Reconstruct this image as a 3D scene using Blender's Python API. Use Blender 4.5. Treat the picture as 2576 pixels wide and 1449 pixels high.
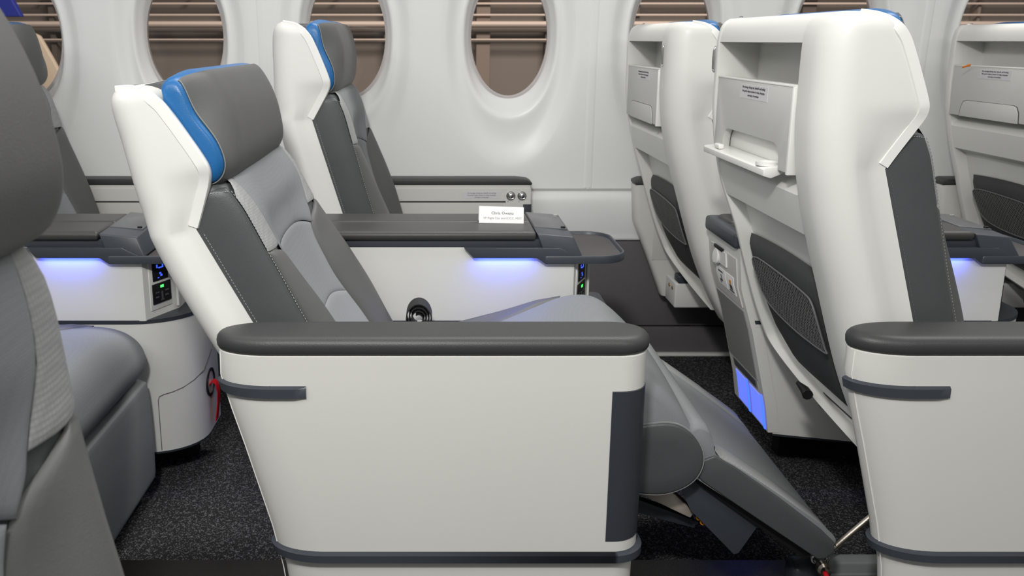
import bpy, bmesh, math, random
from math import sin, cos, pi, radians, atan, sqrt, exp
from mathutils import Vector, Matrix

random.seed(4)
for o in list(bpy.data.objects): bpy.data.objects.remove(o)
SC = bpy.context.scene
COL = SC.collection

# ------------------------------------------------------------------ camera
CX, CY, FPX, PITCH, CAMH = 1098.0, 560.0, 2100.0, radians(12.4), 1.07
cam_d = bpy.data.cameras.new('camera'); cam = bpy.data.objects.new('camera', cam_d); COL.objects.link(cam)
cam.location = (0, 0, CAMH); cam.rotation_euler = (pi/2 - PITCH, 0, 0)
cam_d.sensor_width = 36; cam_d.lens = FPX*36/2576
cam_d.shift_x = (1288-CX)/2576; cam_d.shift_y = (CY-724.5)/2576
cam_d.clip_start = .02; cam_d.clip_end = 200
cam_d.dof.use_dof = True; cam_d.dof.focus_distance = 1.38; cam_d.dof.aperture_fstop = 11
SC.camera = cam

# ------------------------------------------------------------------ light
SC.view_settings.view_transform = 'Standard'; SC.view_settings.look = 'None'
SC.view_settings.gamma = 1; SC.view_settings.use_curve_mapping = False
SC.view_settings.exposure = 0.0
W = bpy.data.worlds.new('world'); SC.world = W; W.use_nodes = True
W.node_tree.nodes['Background'].inputs[0].default_value = (1.0, .985, .96, 1)
W.node_tree.nodes['Background'].inputs[1].default_value = 0.22

def area(name, loc, target, sx, sy, power, color=(1, 1, 1), spread=180):
    l = bpy.data.lights.new(name, 'AREA'); l.shape = 'RECTANGLE'; l.size = sx; l.size_y = sy
    l.energy = power; l.color = color; l.spread = radians(spread)
    o = bpy.data.objects.new(name, l); COL.objects.link(o); o.location = loc
    o.rotation_euler = (Vector(target)-Vector(loc)).to_track_quat('-Z', 'Y').to_euler()
    return o
area('ceiling_light_strip', (-.1, -.15, 2.1), (.3, 1.5, .5), 4.5, .35, 34, (1, .99, .965))
area('cove_light', (.3, 1.5, 2.12), (.3, 1.9, .3), 5.0, .25, 15, (1, .99, .98))
area('key_light', (-.22, -.10, 1.86), (.25, 2.0, .5), .16, .12, 23, (1, .99, .965))  # added key light above the camera, aimed to match the tray's cast shadow
area('hangar_fill_light', (3, 5, 9), (2, 16, 1), 8, 4, 2500, (1, .97, .93))  # extra area light, added to brighten the hangar wall outside the windows

# ------------------------------------------------------------------ materials
MATS = {}
def mat(name, col, rough=.5, spec=.5, metal=0., bump=None, emit=None, emit_s=0., coat=0.):
    if name in MATS: return MATS[name]
    m = bpy.data.materials.new(name); m.use_nodes = True; nt = m.node_tree; N = nt.nodes; L = nt.links
    b = N['Principled BSDF']
    b.inputs['Base Color'].default_value = (*col, 1); b.inputs['Roughness'].default_value = rough
    b.inputs['Specular IOR Level'].default_value = spec; b.inputs['Metallic'].default_value = metal
    b.inputs['Coat Weight'].default_value = coat
    if emit: b.inputs['Emission Color'].default_value = (*emit, 1); b.inputs['Emission Strength'].default_value = emit_s
    tc = N.new('ShaderNodeTexCoord')
    def bump_node(h, st, dist):
        bn = N.new('ShaderNodeBump'); bn.inputs['Strength'].default_value = st; bn.inputs['Distance'].default_value = dist
        L.new(h, bn.inputs['Height']); L.new(bn.outputs[0], b.inputs['Normal']); return bn
    def colvar(fac, c0, c1):
        r = N.new('ShaderNodeMix'); r.data_type = 'RGBA'; r.inputs[6].default_value = (*c0, 1); r.inputs[7].default_value = (*c1, 1)
        L.new(fac, r.inputs[0]); L.new(r.outputs[2], b.inputs['Base Color'])
    if bump == 'leather':
        v = N.new('ShaderNodeTexVoronoi'); v.inputs['Scale'].default_value = 620; L.new(tc.outputs['Object'], v.inputs[0])
        n = N.new('ShaderNodeTexNoise'); n.inputs['Scale'].default_value = 16; n.inputs['Detail'].default_value = 2; L.new(tc.outputs['Object'], n.inputs[0])
        a = N.new('ShaderNodeMath'); a.operation = 'MULTIPLY_ADD'; L.new(n.outputs[0], a.inputs[0]); a.inputs[1].default_value = 2.0; L.new(v.outputs[0], a.inputs[2])
        bump_node(a.outputs[0], .16, .0007)
        colvar(n.outputs[0], [c*.93 for c in col], [c*1.07 for c in col])
    elif bump == 'plastic':
        n = N.new('ShaderNodeTexNoise'); n.inputs['Scale'].default_value = 900; n.inputs['Detail'].default_value = 2; L.new(tc.outputs['Object'], n.inputs[0])
        bump_node(n.outputs[0], .12, .0003)
        n2 = N.new('ShaderNodeTexNoise'); n2.inputs['Scale'].default_value = 3; L.new(tc.outputs['Object'], n2.inputs[0])
        colvar(n2.outputs[0], [c*.965 for c in col], [min(1, c*1.03) for c in col])
    elif bump == 'weave':          # honeycomb technical fabric
        mp = N.new('ShaderNodeMapping'); L.new(tc.outputs['Object'], mp.inputs[0]); mp.inputs['Rotation'].default_value = (0, 0, 0); mp.inputs['Scale'].default_value = (1, 1, 1)
        v = N.new('ShaderNodeTexVoronoi'); v.inputs['Scale'].default_value = 230; v.inputs['Randomness'].default_value = .1; L.new(mp.outputs[0], v.inputs[0])
        bump_node(v.outputs[0], .45, .0009)
        colvar(v.outputs[0], [min(1, c*1.1) for c in col], [c*.78 for c in col])
    elif bump == 'cloth':
        mp = N.new('ShaderNodeMapping'); L.new(tc.outputs['Object'], mp.inputs[0])
        v = N.new('ShaderNodeTexVoronoi'); v.inputs['Scale'].default_value = 430; v.inputs['Randomness'].default_value = .2; L.new(mp.outputs[0], v.inputs[0])
        bump_node(v.outputs[0], .3, .0005)
        colvar(v.outputs[0], [min(1, c*1.05) for c in col], [c*.88 for c in col])
    elif bump == 'carpet':
        mp = N.new('ShaderNodeMapping'); L.new(tc.outputs['Object'], mp.inputs[0]); mp.inputs['Scale'].default_value = (1, 1, 1)
        v = N.new('ShaderNodeTexVoronoi'); v.inputs['Scale'].default_value = 260; L.new(mp.outputs[0], v.inputs[0])
        n = N.new('ShaderNodeTexNoise'); n.inputs['Scale'].default_value = 95; n.inputs['Detail'].default_value = 3; L.new(mp.outputs[0], n.inputs[0])
        a = N.new('ShaderNodeMath'); a.operation = 'SUBTRACT'; L.new(n.outputs[0], a.inputs[0]); L.new(v.outputs[0], a.inputs[1])
        bump_node(a.outputs[0], .7, .004)
        cr = N.new('ShaderNodeValToRGB'); L.new(a.outputs[0], cr.inputs[0])
        cr.color_ramp.elements[0].position = .0; cr.color_ramp.elements[0].color = (*[c*.6 for c in col], 1)
        cr.color_ramp.elements[1].position = .55; cr.color_ramp.elements[1].color = (*[c*5.2 for c in col], 1)
        L.new(cr.outputs[0], b.inputs['Base Color'])
    elif bump == 'felt':
        n = N.new('ShaderNodeTexNoise'); n.inputs['Scale'].default_value = 500; n.inputs['Detail'].default_value = 4; L.new(tc.outputs['Object'], n.inputs[0])
        bump_node(n.outputs[0], .6, .001); colvar(n.outputs[0], [c*.8 for c in col], [c*1.2 for c in col])
    elif bump == 'brushed':
        mp = N.new('ShaderNodeMapping'); L.new(tc.outputs['Object'], mp.inputs[0]); mp.inputs['Scale'].default_value = (4, 60, 60)
        n = N.new('ShaderNodeTexNoise'); n.inputs['Scale'].default_value = 8; L.new(mp.outputs[0], n.inputs[0])
        bump_node(n.outputs[0], .2, .0006)
    else:
        n = N.new('ShaderNodeTexNoise'); n.inputs['Scale'].default_value = 40; L.new(tc.outputs['Object'], n.inputs[0])
        colvar(n.outputs[0], [c*.95 for c in col], [min(1, c*1.05) for c in col])
    MATS[name] = m; return m

WHITE = mat('shell_white', (.72, .72, .69), .38, .45, bump='plastic')
TRIMW = mat('trim_white', (.80, .80, .77), .32, .5, bump='plastic')
GREIGE = mat('panel_greige', (.635, .632, .60), .42, .4, bump='plastic')
TRAY = mat('tray_grey', (.56, .56, .54), .4, .4, bump='plastic')
WALLW = mat('sidewall_white', (.80, .805, .795), .33, .45, bump='plastic')
LEATH = mat('leather_dark', (.068, .072, .075), .42, .45, bump='leather')
HEADG = mat('leather_head', (.098, .099, .097), .5, .35, bump='leather')
PADG = mat('arm_pad', (.037, .039, .039), .45, .4, bump='leather')
FABRIC = mat('fabric_grey', (.235, .243, .255), .75, .2, bump='cloth')
WEAVE = mat('fabric_weave', (.30, .305, .31), .5, .5, bump='weave')
FABS = mat('fabric_seat', (.21, .223, .23), .6, .3, bump='cloth')
BLUE = mat('leather_blue', (.013, .118, .32), .36, .45, bump='leather')
SLATE = mat('slate_plastic', (.045, .052, .064), .38, .4, bump='plastic')
SLATE2 = mat('slate_dark', (.035, .040, .049), .4, .4, bump='plastic')
BLACK = mat('black_plastic', (.012, .012, .013), .5, .3)
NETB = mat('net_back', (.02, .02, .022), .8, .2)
NETS = mat('net_strand', (.12, .12, .12), .6, .3)
POCK = mat('pocket_vinyl', (.05, .051, .053), .6, .25, bump='leather')
STITCH = mat('stitch', (.30, .31, .32), .7, .2)
CHROME = mat('chrome', (.72, .72, .72), .16, .5, metal=1.)
STEEL = mat('steel', (.62, .56, .48), .3, .5, metal=1., bump='brushed')
ALU = mat('aluminium_grey', (.22, .235, .235), .45, .5)
BRASS = mat('brass', (.65, .38, .13), .3, .5, metal=1.)
CARPET = mat('carpet', (.05, .05, .053), .95, .1, bump='carpet')
FELT = mat('dado_felt', (.135, .128, .132), .9, .15, bump='felt')
RED = mat('red_webbing', (.62, .01, .02), .6, .2, bump='felt')
PAPER = mat('paper', (.9, .9, .89), .6, .2)
INK = mat('ink', (.10, .10, .11), .6, .2)
INKL = mat('ink_light', (.33, .33, .33), .6, .2)
PLAC = mat('placard', (.62, .61, .63), .35, .5)
LEDB = mat('led_blue', (.02, .05, .5), .4, emit=(.02, .06, 1), emit_s=4)
LEDG = mat('led_green', (.02, .5, .05), .4, emit=(.05, 1, .1), emit_s=3)
ICON = mat('icon_blue', (.02, .05, .5), .4, emit=(.05, .12, 1), emit_s=1.2)
DIFB = mat('diffuser_blue', (.25, .3, .9), .4, emit=(.12, .19, 1), emit_s=.9)
BELT = mat('belt_webbing', (.014, .014, .016), .6, .3, bump='felt')
HANG = mat('hangar_wall', (.205, .172, .150), .9, .1)
HANGD = mat('hangar_dark', (.12, .098, .085), .9, .1)
PIPE = mat('hangar_pipe', (.62, .50, .43), .6, .3)
CREAM = mat('winglet_cream', (.62, .50, .38), .6, .3)
TAILB = mat('tail_blue', (.02, .035, .30), .5, .3)
ORANGE = mat('orange_cable', (.75, .28, .02), .5, .3)

GLASS = bpy.data.materials.new('window_glass'); GLASS.use_nodes = True
_n = GLASS.node_tree.nodes; _l = GLASS.node_tree.links; _n.clear()
_o = _n.new('ShaderNodeOutputMaterial'); _t = _n.new('ShaderNodeBsdfTransparent'); _g = _n.new('ShaderNodeBsdfGlossy'); _m = _n.new('ShaderNodeMixShader')
_t.inputs[0].default_value = (.9, .88, .86, 1); _g.inputs['Roughness'].default_value = .05
_f = _n.new('ShaderNodeFresnel'); _f.inputs[0].default_value = 1.35
_l.new(_f.outputs[0], _m.inputs[0]); _l.new(_t.outputs[0], _m.inputs[1]); _l.new(_g.outputs[0], _m.inputs[2]); _l.new(_m.outputs[0], _o.inputs[0])

# ------------------------------------------------------------------ helpers
def tag(o, label=None, cat=None, group=None, kind=None):
    if label: o['label'] = label
    if cat: o['category'] = cat
    if group: o['group'] = group
    if kind: o['kind'] = kind
    return o
def empty(name, loc, label, cat, group=None):
    o = bpy.data.objects.new(name, None); COL.objects.link(o); o.location = loc; o.empty_display_size = .05
    return tag(o, label, cat, group)
def mk(name, verts, faces, m, parent=None, ang=38, mtx=None):
    me = bpy.data.meshes.new(name); me.from_pydata([tuple(v) for v in verts], [], faces); me.validate()
    bm = bmesh.new(); bm.from_mesh(me); bmesh.ops.remove_doubles(bm, verts=bm.verts, dist=1e-6)
    bmesh.ops.recalc_face_normals(bm, faces=bm.faces); bm.to_mesh(me); bm.free()
    return fin(name, me, m, parent, ang, mtx)
def fin(name, me, m, parent, ang=38, mtx=None):
    me.materials.append(m)
    for p in me.polygons: p.use_smooth = True
    me.set_sharp_from_angle(angle=radians(ang))
    o = bpy.data.objects.new(name, me); COL.objects.link(o)
    if parent: o.parent = parent
    if mtx is not None: o.matrix_local = mtx
    return o
class G:                                    # geometry collector
    def __init__(s): s.v = []; s.f = []
    def add(s, v, f):
        k = len(s.v); s.v += [Vector(a) for a in v]; s.f += [tuple(i+k for i in q) for q in f]; return s
    def obj(s, name, m, parent=None, ang=38, mtx=None): return mk(name, s.v, s.f, m, parent, ang, mtx)
def loft(rings, cap=True, closed=True):
    n = len(rings[0]); v = [p for r in rings for p in r]; f = []
    for i in range(len(rings)-1):
        for j in range(n if closed else n-1):
            k = (j+1) % n; f.append((i*n+j, i*n+k, (i+1)*n+k, (i+1)*n+j))
    if cap: f.append(tuple(range(n))[::-1]); f.append(tuple((len(rings)-1)*n+j for j in range(n)))
    return v, f
def bev(name, verts, faces, m, parent, r=.003, seg=3, ang=30, mtx=None, lim=20):
    me = bpy.data.meshes.new(name); me.from_pydata([tuple(v) for v in verts], [], faces)
    bm = bmesh.new(); bm.from_mesh(me); bmesh.ops.recalc_face_normals(bm, faces=bm.faces)
    es = [e for e in bm.edges if len(e.link_faces) == 2 and e.calc_face_angle(0) > radians(lim)]
    if r > 0: bmesh.ops.bevel(bm, geom=es, offset=r, segments=seg, profile=.5, affect='EDGES', clamp_overlap=True)
    bm.to_mesh(me); bm.free()
    return fin(name, me, m, parent, ang, mtx)
def boxv(x0, x1, y0, y1, z0, z1):
    v = [(x0, y0, z0), (x1, y0, z0), (x1, y1, z0), (x0, y1, z0), (x0, y0, z1), (x1, y0, z1), (x1, y1, z1), (x0, y1, z1)]
    f = [(0, 3, 2, 1), (4, 5, 6, 7), (0, 1, 5, 4), (1, 2, 6, 5), (2, 3, 7, 6), (3, 0, 4, 7)]
    return v, f
def box(name, x0, x1, y0, y1, z0, z1, m, parent=None, r=.003, seg=3, mtx=None):
    return bev(name, *boxv(x0, x1, y0, y1, z0, z1), m, parent, r, seg, mtx=mtx)
def prism_xz(name, poly, y0, y1, m, parent=None, r=.003, seg=3, mtx=None, lim=20):
    n = len(poly); v = [(x, y0, z) for x, z in poly]+[(x, y1, z) for x, z in poly]
    f = [tuple(range(n)), tuple(range(2*n-1, n-1, -1))]+[(i, i+n, (i+1) % n+n, (i+1) % n) for i in range(n)]
    return bev(name, v, f, m, parent, r, seg, mtx=mtx, lim=lim)
def tube_g(pts, r, n=8):
    pts = [Vector(p) for p in pts]; rings = []
    for i, p in enumerate(pts):
        d = (pts[min(i+1, len(pts)-1)]-pts[max(i-1, 0)]).normalized()
        a = d.orthogonal().normalized() if i == 0 else (a - d*a.dot(d)).normalized()
        b = d.cross(a); rr = r[i] if isinstance(r, (list, tuple)) else r
        rings.append([p+(a*cos(2*pi*k/n)+b*sin(2*pi*k/n))*rr for k in range(n)])
    return loft(rings)
def tube(name, pts, r, m, parent=None, n=10, mtx=None):
    g = G(); g.add(*tube_g(pts, r, n)); return g.obj(name, m, parent, 45, mtx)
def disc_lathe(name, c, axis, prof, m, parent=None, n=20, mtx=None):
    ax = Vector(axis).normalized(); a = ax.orthogonal().normalized(); b = ax.cross(a); c = Vector(c)
    rings = [[c+ax*h+(a*cos(2*pi*k/n)+b*sin(2*pi*k/n))*r for k in range(n)] for r, h in prof]
    return mk(name, *loft(rings), m, parent, 35, mtx)
def text(name, body, size, m, parent, mtx, align='CENTER', ext=.0002):
    c = bpy.data.curves.new(name, 'FONT'); c.body = body; c.size = size; c.extrude = ext; c.align_x = align; c.align_y = 'CENTER'; c.resolution_u = 2
    t = bpy.data.objects.new(name, c); COL.objects.link(t)
    dg = bpy.context.evaluated_depsgraph_get(); me = bpy.data.meshes.new_from_object(t.evaluated_get(dg))
    bpy.data.objects.remove(t); me.name = name; me.materials.clear(); me.materials.append(m)
    o = bpy.data.objects.new(name, me); COL.objects.link(o); o.parent = parent; o.matrix_local = mtx; return o
def frame(origin, xa, ya):
    xa = Vector(xa).normalized(); ya = Vector(ya); za = xa.cross(ya).normalized(); ya = za.cross(xa)
    M = Matrix((xa, ya, za)).transposed().to_4x4(); M.translation = Vector(origin); return M
def interp(tab, x):                         # monotone-ish smooth interpolation of [(x,y)...] ascending x
    n = len(tab)
    if x <= tab[0][0]: return tab[0][1]
    if x >= tab[-1][0]: return tab[-1][1]
    for i in range(n-1):
        if tab[i][0] <= x <= tab[i+1][0]: break
    def sl(k):
        if k <= 0 or k >= n-1:
            k = max(0, min(n-2, k if k < n-1 else n-2)); return (tab[k+1][1]-tab[k][1])/(tab[k+1][0]-tab[k][0])
        a = (tab[k][1]-tab[k-1][1])/(tab[k][0]-tab[k-1][0]); b = (tab[k+1][1]-tab[k][1])/(tab[k+1][0]-tab[k][0])
        return 0 if a*b <= 0 else 2*a*b/(a+b)
    h = tab[i+1][0]-tab[i][0]; t = (x-tab[i][0])/h; m0 = sl(i)*h; m1 = sl(i+1)*h
    return (2*t**3-3*t*t+1)*tab[i][1]+(t**3-2*t*t+t)*m0+(-2*t**3+3*t*t)*tab[i+1][1]+(t**3-t*t)*m1
def lin(tab, x):
    if x <= tab[0][0]: return tab[0][1]
    for (a, b), (c, d) in zip(tab, tab[1:]):
        if x <= c: return b+(d-b)*(x-a)/(c-a)
    return tab[-1][1]
def cr(pts, p):                             # Catmull-Rom through a list of tuples, p = knot index
    n = len(pts); i = min(n-2, max(0, int(p))); t = p-i
    g = lambda k: Vector(pts[max(0, min(n-1, k))])
    a, b, c, d = g(i-1), g(i), g(i+1), g(i+2)
    return .5*((2*b)+(c-a)*t+(2*a-5*b+4*c-d)*t*t+(3*b-a-3*c+d)*t**3)
def smooth_closed(pts, sub=4):
    n = len(pts); out = []
    for i in range(n):
        a, b, c, d = [Vector(pts[(i+k) % n]) for k in (-1, 0, 1, 2)]
        for s in range(sub):
            t = s/sub; out.append(.5*((2*b)+(c-a)*t+(2*a-5*b+4*c-d)*t*t+(3*b-a-3*c+d)*t**3))
    return out
def rrect(x0, x1, y0, y1, rl, rr, n=8):     # rounded rectangle in plan; rl/rr = (rx, ry) at the x0 / x1 ends; starts on the y0 side
    rl = (rl[0], min(rl[1], (y1-y0)/2-.0005)); rr = (rr[0], min(rr[1], (y1-y0)/2-.0005))
    P = []
    def arc(cx, cy, rx, ry, a0):
        for k in range(n+1):
            a = radians(a0+90*k/n); P.append((cx+rx*cos(a), cy+ry*sin(a)))
    arc(x1-rr[0], y0+rr[1], rr[0], rr[1], 270); arc(x1-rr[0], y1-rr[1], rr[0], rr[1], 0)
    arc(x0+rl[0], y1-rl[1], rl[0], rl[1], 90); arc(x0+rl[0], y0+rl[1], rl[0], rl[1], 180)
    return P

# ------------------------------------------------------------------ the setting
fl = box('floor', -2.6, 3.2, 1.56, 2.74, -.03, 0, CARPET, None, 0); tag(fl, kind='structure')
fl2 = box('trim_1', -2.6, 3.2, 1.20, 1.558, -.03, .004, mat('track_cover', (.017, .015, .014), .3, .5, bump='felt'), None, .002); tag(fl2, kind='structure')
fl3 = box('floor', -2.6, 3.2, -.8, 1.198, -.03, 0, CARPET, None, 0); tag(fl3, kind='structure')
dado = G(); ys = [(2.735, 0), (2.735, .10), (2.739, .104), (2.745, .108), (2.745, .385), (2.752, .402)]
box('wall_left_dado', -2.6, 3.2, 2.735, 2.80, .0, .098, FELT, None, .003)['kind'] = 'structure'
box('wall_left_dado', -2.6, 3.2, 2.742, 2.80, .102, .402, FELT, None, .004)['kind'] = 'structure'
box('baseboard_left', -2.6, 3.2, 2.715, 2.735, 0, .010, TRIMW, None, .002)['kind'] = 'structure'

wall = bpy.data.objects.new('wall_left', None); COL.objects.link(wall); wall['kind'] = 'structure'
WP = .535; WX = [-1.365+WP*k for k in range(7)]; WZ = 1.081
def ybase(z): return interp([(.40, 2.738), (.47, 2.752), (.57, 2.762), (.9, 2.765), (1.2, 2.75), (1.45, 2.70), (1.7, 2.6)], z)
DISH = [(0, .066), (.03, .055), (.08, .046), (.16, .034), (.24, .021), (.32, .0178), (.42, .0198), (.52, .0198), (.68, .015), (.85, .006), (1, 0)]
def cell(g, cx, xl, xr, z0=.575, z1=1.68):
    NA = 96; rings = []
    ts = [0, .015, .03, .055, .08, .12, .16, .2, .24, .28, .32, .37, .42, .47, .52, .6, .68, .76, .85, .93, 1]
    inner = []; outer = []; rect = []
    for k in range(NA):
        a = 2*pi*k/NA; c, s = cos(a), sin(a); e = 2/2.15
        sc = lambda v: (abs(v)**e)*(1 if v >= 0 else -1)
        inner.append(Vector((.131*sc(c), .201*sc(s))))
        outer.append(Vector((.212*sc(c), (.435 if s < 0 else .33)*sc(s))))
    for o in outer:
        tx = ((xr-cx) if o.x > 0 else (xl-cx))/o.x if abs(o.x) > 1e-9 else 1e9
        tz = ((z1-WZ) if o.y > 0 else (z0-WZ))/o.y if abs(o.y) > 1e-9 else 1e9
        t = min(tx, tz); rect.append(o*t)
    # snap nearest samples to the four corners
    for ccx, ccz in ((xl, z0), (xr, z0), (xl, z1), (xr, z1)):
        c = Vector((ccx-cx, ccz-WZ)); i = min(range(NA), key=lambda q: (rect[q]-c).length); rect[i] = c
    for t in ts:
        rings.append([(cx+p.x, ybase(WZ+p.y)+interp(DISH, t), WZ+p.y) for p in [i_.lerp(o_, t) for i_, o_ in zip(inner, outer)]])
    for t in (.35, .7, 1):
        rings.append([(cx+p.x, ybase(WZ+p.y), WZ+p.y) for p in [o_.lerp(r_, t) for o_, r_ in zip(outer, rect)]])
    g.add(*loft(rings, cap=False))
    # outer lip going back behind the glass
    g.add(*loft([rings[0], [(x, y+.02, z) for x, y, z in rings[0]]], cap=False))
SEAM = .003
groups = [((0, -2.4, WX[0]+WP/2), (1, WX[1]-WP/2, WX[1]+WP/2-SEAM)),
          ((2, WX[2]-WP/2+SEAM, WX[2]+WP/2), (3, WX[3]-WP/2, WX[3]+WP/2-SEAM)),
          ((4, WX[4]-WP/2+SEAM, WX[4]+WP/2), (5, WX[5]-WP/2, WX[5]+WP/2-SEAM)),
          ((6, WX[6]-WP/2+SEAM, 3.0),)]
for gr in groups:
    g = G()
    for k, xl, xr in gr: cell(g, WX[k], xl, xr)
    g.obj('sidewall_panel', WALLW, wall, 50)
    xe = gr[-1][2]
    if xe < 2.9:      # joint strip behind and soft raised bead each side of the joint
        g = G(); zz = [.583+1.1*i/20 for i in range(21)]
        g.add(*loft([[(xe-.012, ybase(z)+.0005, z), (xe-.004, ybase(z)-.0035, z), (xe+.003, ybase(z)-.001, z), (xe+.010, ybase(z)-.0035, z), (xe+.018, ybase(z)+.0005, z)] for z in zz], cap=False, closed=False))
        g.obj('joint_strip', WALLW, wall, 60)
# lower sidewall: rounded cream shelf band between panel foot and dado
g = G(); prof = [(2.80, .572), (2.762, .572), (2.748, .568), (2.736, .556), (2.731, .53), (2.732, .48), (2.738, .43), (2.744, .405), (2.80, .403)]
pp = [cr(prof, i*.25) for i in range(4*8+1)]
g.add(*loft([[(-2.6, p[0], p[1]) for p in pp], [(3.2, p[0], p[1]) for p in pp]], cap=False, closed=False)); g.obj('lower_sidewall', WALLW, wall, 60)
box('trim_2', -2.6, 3.2, 2.760, 2.775, .566, .580, mat('sill_gap', (.42, .42, .41), .6), None, 0)['kind'] = 'structure'
for k, cx in enumerate(WX):
    w = bpy.data.objects.new('window_%d' % (k+1), None); COL.objects.link(w); w.location = (cx, ybase(WZ)+.07, WZ); w['kind'] = 'structure'
    NA = 64; ring = lambda a, b, y: [(a*cos(2*pi*i/NA), y, b*sin(2*pi*i/NA)) for i in range(NA)]
    gg = G(); gg.add([(0, 0, 0)]+ring(.142, .212, 0), [(0, i+1, (i+1) % NA+1) for i in range(NA)]); gg.obj('pane', GLASS, w)
    gg = G(); gg.add(*loft([ring(.140, .210, -.004), ring(.131, .201, -.006), ring(.126, .196, -.002), ring(.126, .196, .012), ring(.15, .22, .012)], cap=False)); gg.obj('pane_seal', mat('seal', (.5, .465, .455), .5), w)
    gg = G(); gg.add([(0, .022, 0)]+ring(.150, .222, .022), [(0, i+1, (i+1) % NA+1) for i in range(NA)]); gg.obj('outer_pane', GLASS, w)

# hangar outside
hang = empty('hangar_wall', (2, 16, 0), 'brown hangar wall with pale horizontal pipes, seen through the cabin windows', 'wall'); hang['kind'] = 'structure'
box('wall_sheet', -22, 22, 0, .2, -3, 8, HANG, hang, 0)
for z, r, m in ((1.96, .02, PIPE), (1.80, .035, PIPE), (1.70, .02, PIPE), (1.50, .02, PIPE), (1.335, .055, PIPE), (1.24, .05, HANGD), (1.06, .016, PIPE), (1.03, .02, HANGD), (2.15, .03, PIPE), (2.3, .02, PIPE), (2.02, .05, HANGD)):
    tube('pipe', [(-22, -.3, z), (22, -.3, z)], r, m, hang, 8)
random.seed(8)
for i in range(26):
    x = -20+i*1.55+random.uniform(-.3, .3)
    box('wall_post', x, x+random.choice((.05, .09, .25)), -.25, 0, -3, 8, HANGD if i % 3 else mat('post_mid', (.22, .17, .14), .9), hang, 0)
for i in range(9):
    x = -12+i*2.7; tube('truss_brace', [(x, -.15, 1.75), (x+.9, -.15, 2.6)], .025, HANGD, hang, 6)
jet = empty('parked_jet', (-6.9, 13, 0), 'parked jet outside, blue tail fin and cream winglet seen through the leftmost window', 'airplane')
prism_xz('tail_fin', [(-.9, 1.40), (.62, 1.40), (.2, 2.3), (-.9, 2.5)], 0, .12, TAILB, jet, .02)
prism_xz('winglet', [(.95, -.3), (1.55, -.1), (1.18, .75), (1.0, 1.12), (.86, 1.18), (.86, .3)], -.3, -.2, CREAM, jet, .03)
prism_xz('winglet_spar', [(.98, -.3), (1.02, -.3), (.93, .95), (.88, .95)], -.33, -.31, mat('spar', (.12, .09, .05), .6), jet, .004)

# ------------------------------------------------------------------ seat builder
A1 = Vector((.112, .6825)); A0 = Vector((.0487, .604)); RA = radians(11.5)
def toup(p, q=None):                        # measured on the reclined seat -> upright frame
    d = Vector(p)-A0; return (A1.x+d.x*cos(RA)+d.y*sin(RA), A1.y-d.x*sin(RA)+d.y*cos(RA))
XB = [(.295, .165), (.33, .142), (.36, .125), (.42, .095), (.5, .062), (.604, .028), (.65, .014), (.72, -.008), (.80, -.03), (.88, -.045), (.95, -.05), (1.05, -.05), (1.075, -.048), (1.093, -.043), (1.105, -.034), (1.112, -.020)]
TRP = [(.0615, .871), (.080, .903), (.1015, .942), (.1065, .962), (.102, .982), (.0875, 1.02), (.0745, 1.052), (.0625, 1.077), (.0455, 1.096), (.023, 1.1075), (-.004, 1.112)]
TRS = [cr(TRP, i*.25) for i in range(41)]
XF = [(.295, .225), (.36, .20), (.45, .185), (.604, .139), (.80, .0805), (.868, .0605)]+[(q.y, q.x) for q in TRS if q.y < 1.1119]
TY0, TY1 = .100, .470
CB = [(.295, .19), (.36, .155), (.42, .125), (.5, .098), (.6, .062), (.66, .043), (.70, .032), (.725, .025), (.733, .012), (.742, -.018), (.76, -.040), (.785, -.047), (.81, -.038), (.83, -.012), (.843, .02), (.85, .032), (1.0, .036), (1.062, .036), (1.064, -.046), (1.112, -.046)]
def shell_sec(z, w, xbo=0., nar=0.):
    TY1 = w-.062; wf = w-nar*interp([(.36, 1), (.66, 1), (.80, 0), (1.2, 0)], z)-.34*max(0, (.43-z)/.115)**1.9; TY1 = min(TY1, wf-.058)
    xb, xf = interp(XB, z)+xbo, lin(XF, z); cb = lin(CB, z)+xbo
    if z > 1.06: xb = min(xb, xf-.002); cb = min(cb, xf-.002)
    xfc = max(cb+.012, xf-.05) if z < 1.06 else xf-.004
    if z > 1.064: cb = xb
    top = max(0., (z-1.085)/.027); top = min(1, top); ins = .016*top*top         # top edge rolls inwards
    rec = interp([(.80, .017), (.87, .017), (.93, .011), (.975, .0), (1.1, .0)], z)
    sxe = min(.045, (xf-xb)*.42); R = min(.052, (xf-xb)*.48)
    def side(s):                            # s=0 near side list from front to back, y measured from near
        pts = [(xf, ins+rec), (xf-(xf-xb-R)*.3, ins+rec), (xf-(xf-xb-R)*.55, ins+rec*.7), (xf-(xf-xb-R)*.85, ins+rec*.12), (xb+R, ins)]
        for k in range(1, 8):
            a = pi/2*k/8; pts.append((xb+R-R*sin(a)*min(1, 1), ins+R-R*cos(a)))
        pts += [(xb, ins+R), (xb, TY0-.010), (xb+.0015, TY0-.004)]
        return pts
    t0 = .5*(w-.54)
    near = side(0); near += [(cb if cb > xb+.004 else xb+.0015, TY0)]
    far = [(x, wf-y) for x, y in near]
    # the middle opening is not symmetric: far rim is narrower
    far = far[:-3]+[(xb, TY1+.004), (xb+.0015, TY1+.002), (near[-1][0], TY1)]
    ring = near+far[::-1]
    ring += [(xf, wf-ins-rec-.014), (xfc, wf-ins-rec-.024), (xfc, ins+rec+.024), (xf, ins+rec+.014)]
    return [(x, y, z) for x, y in ring]
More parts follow.
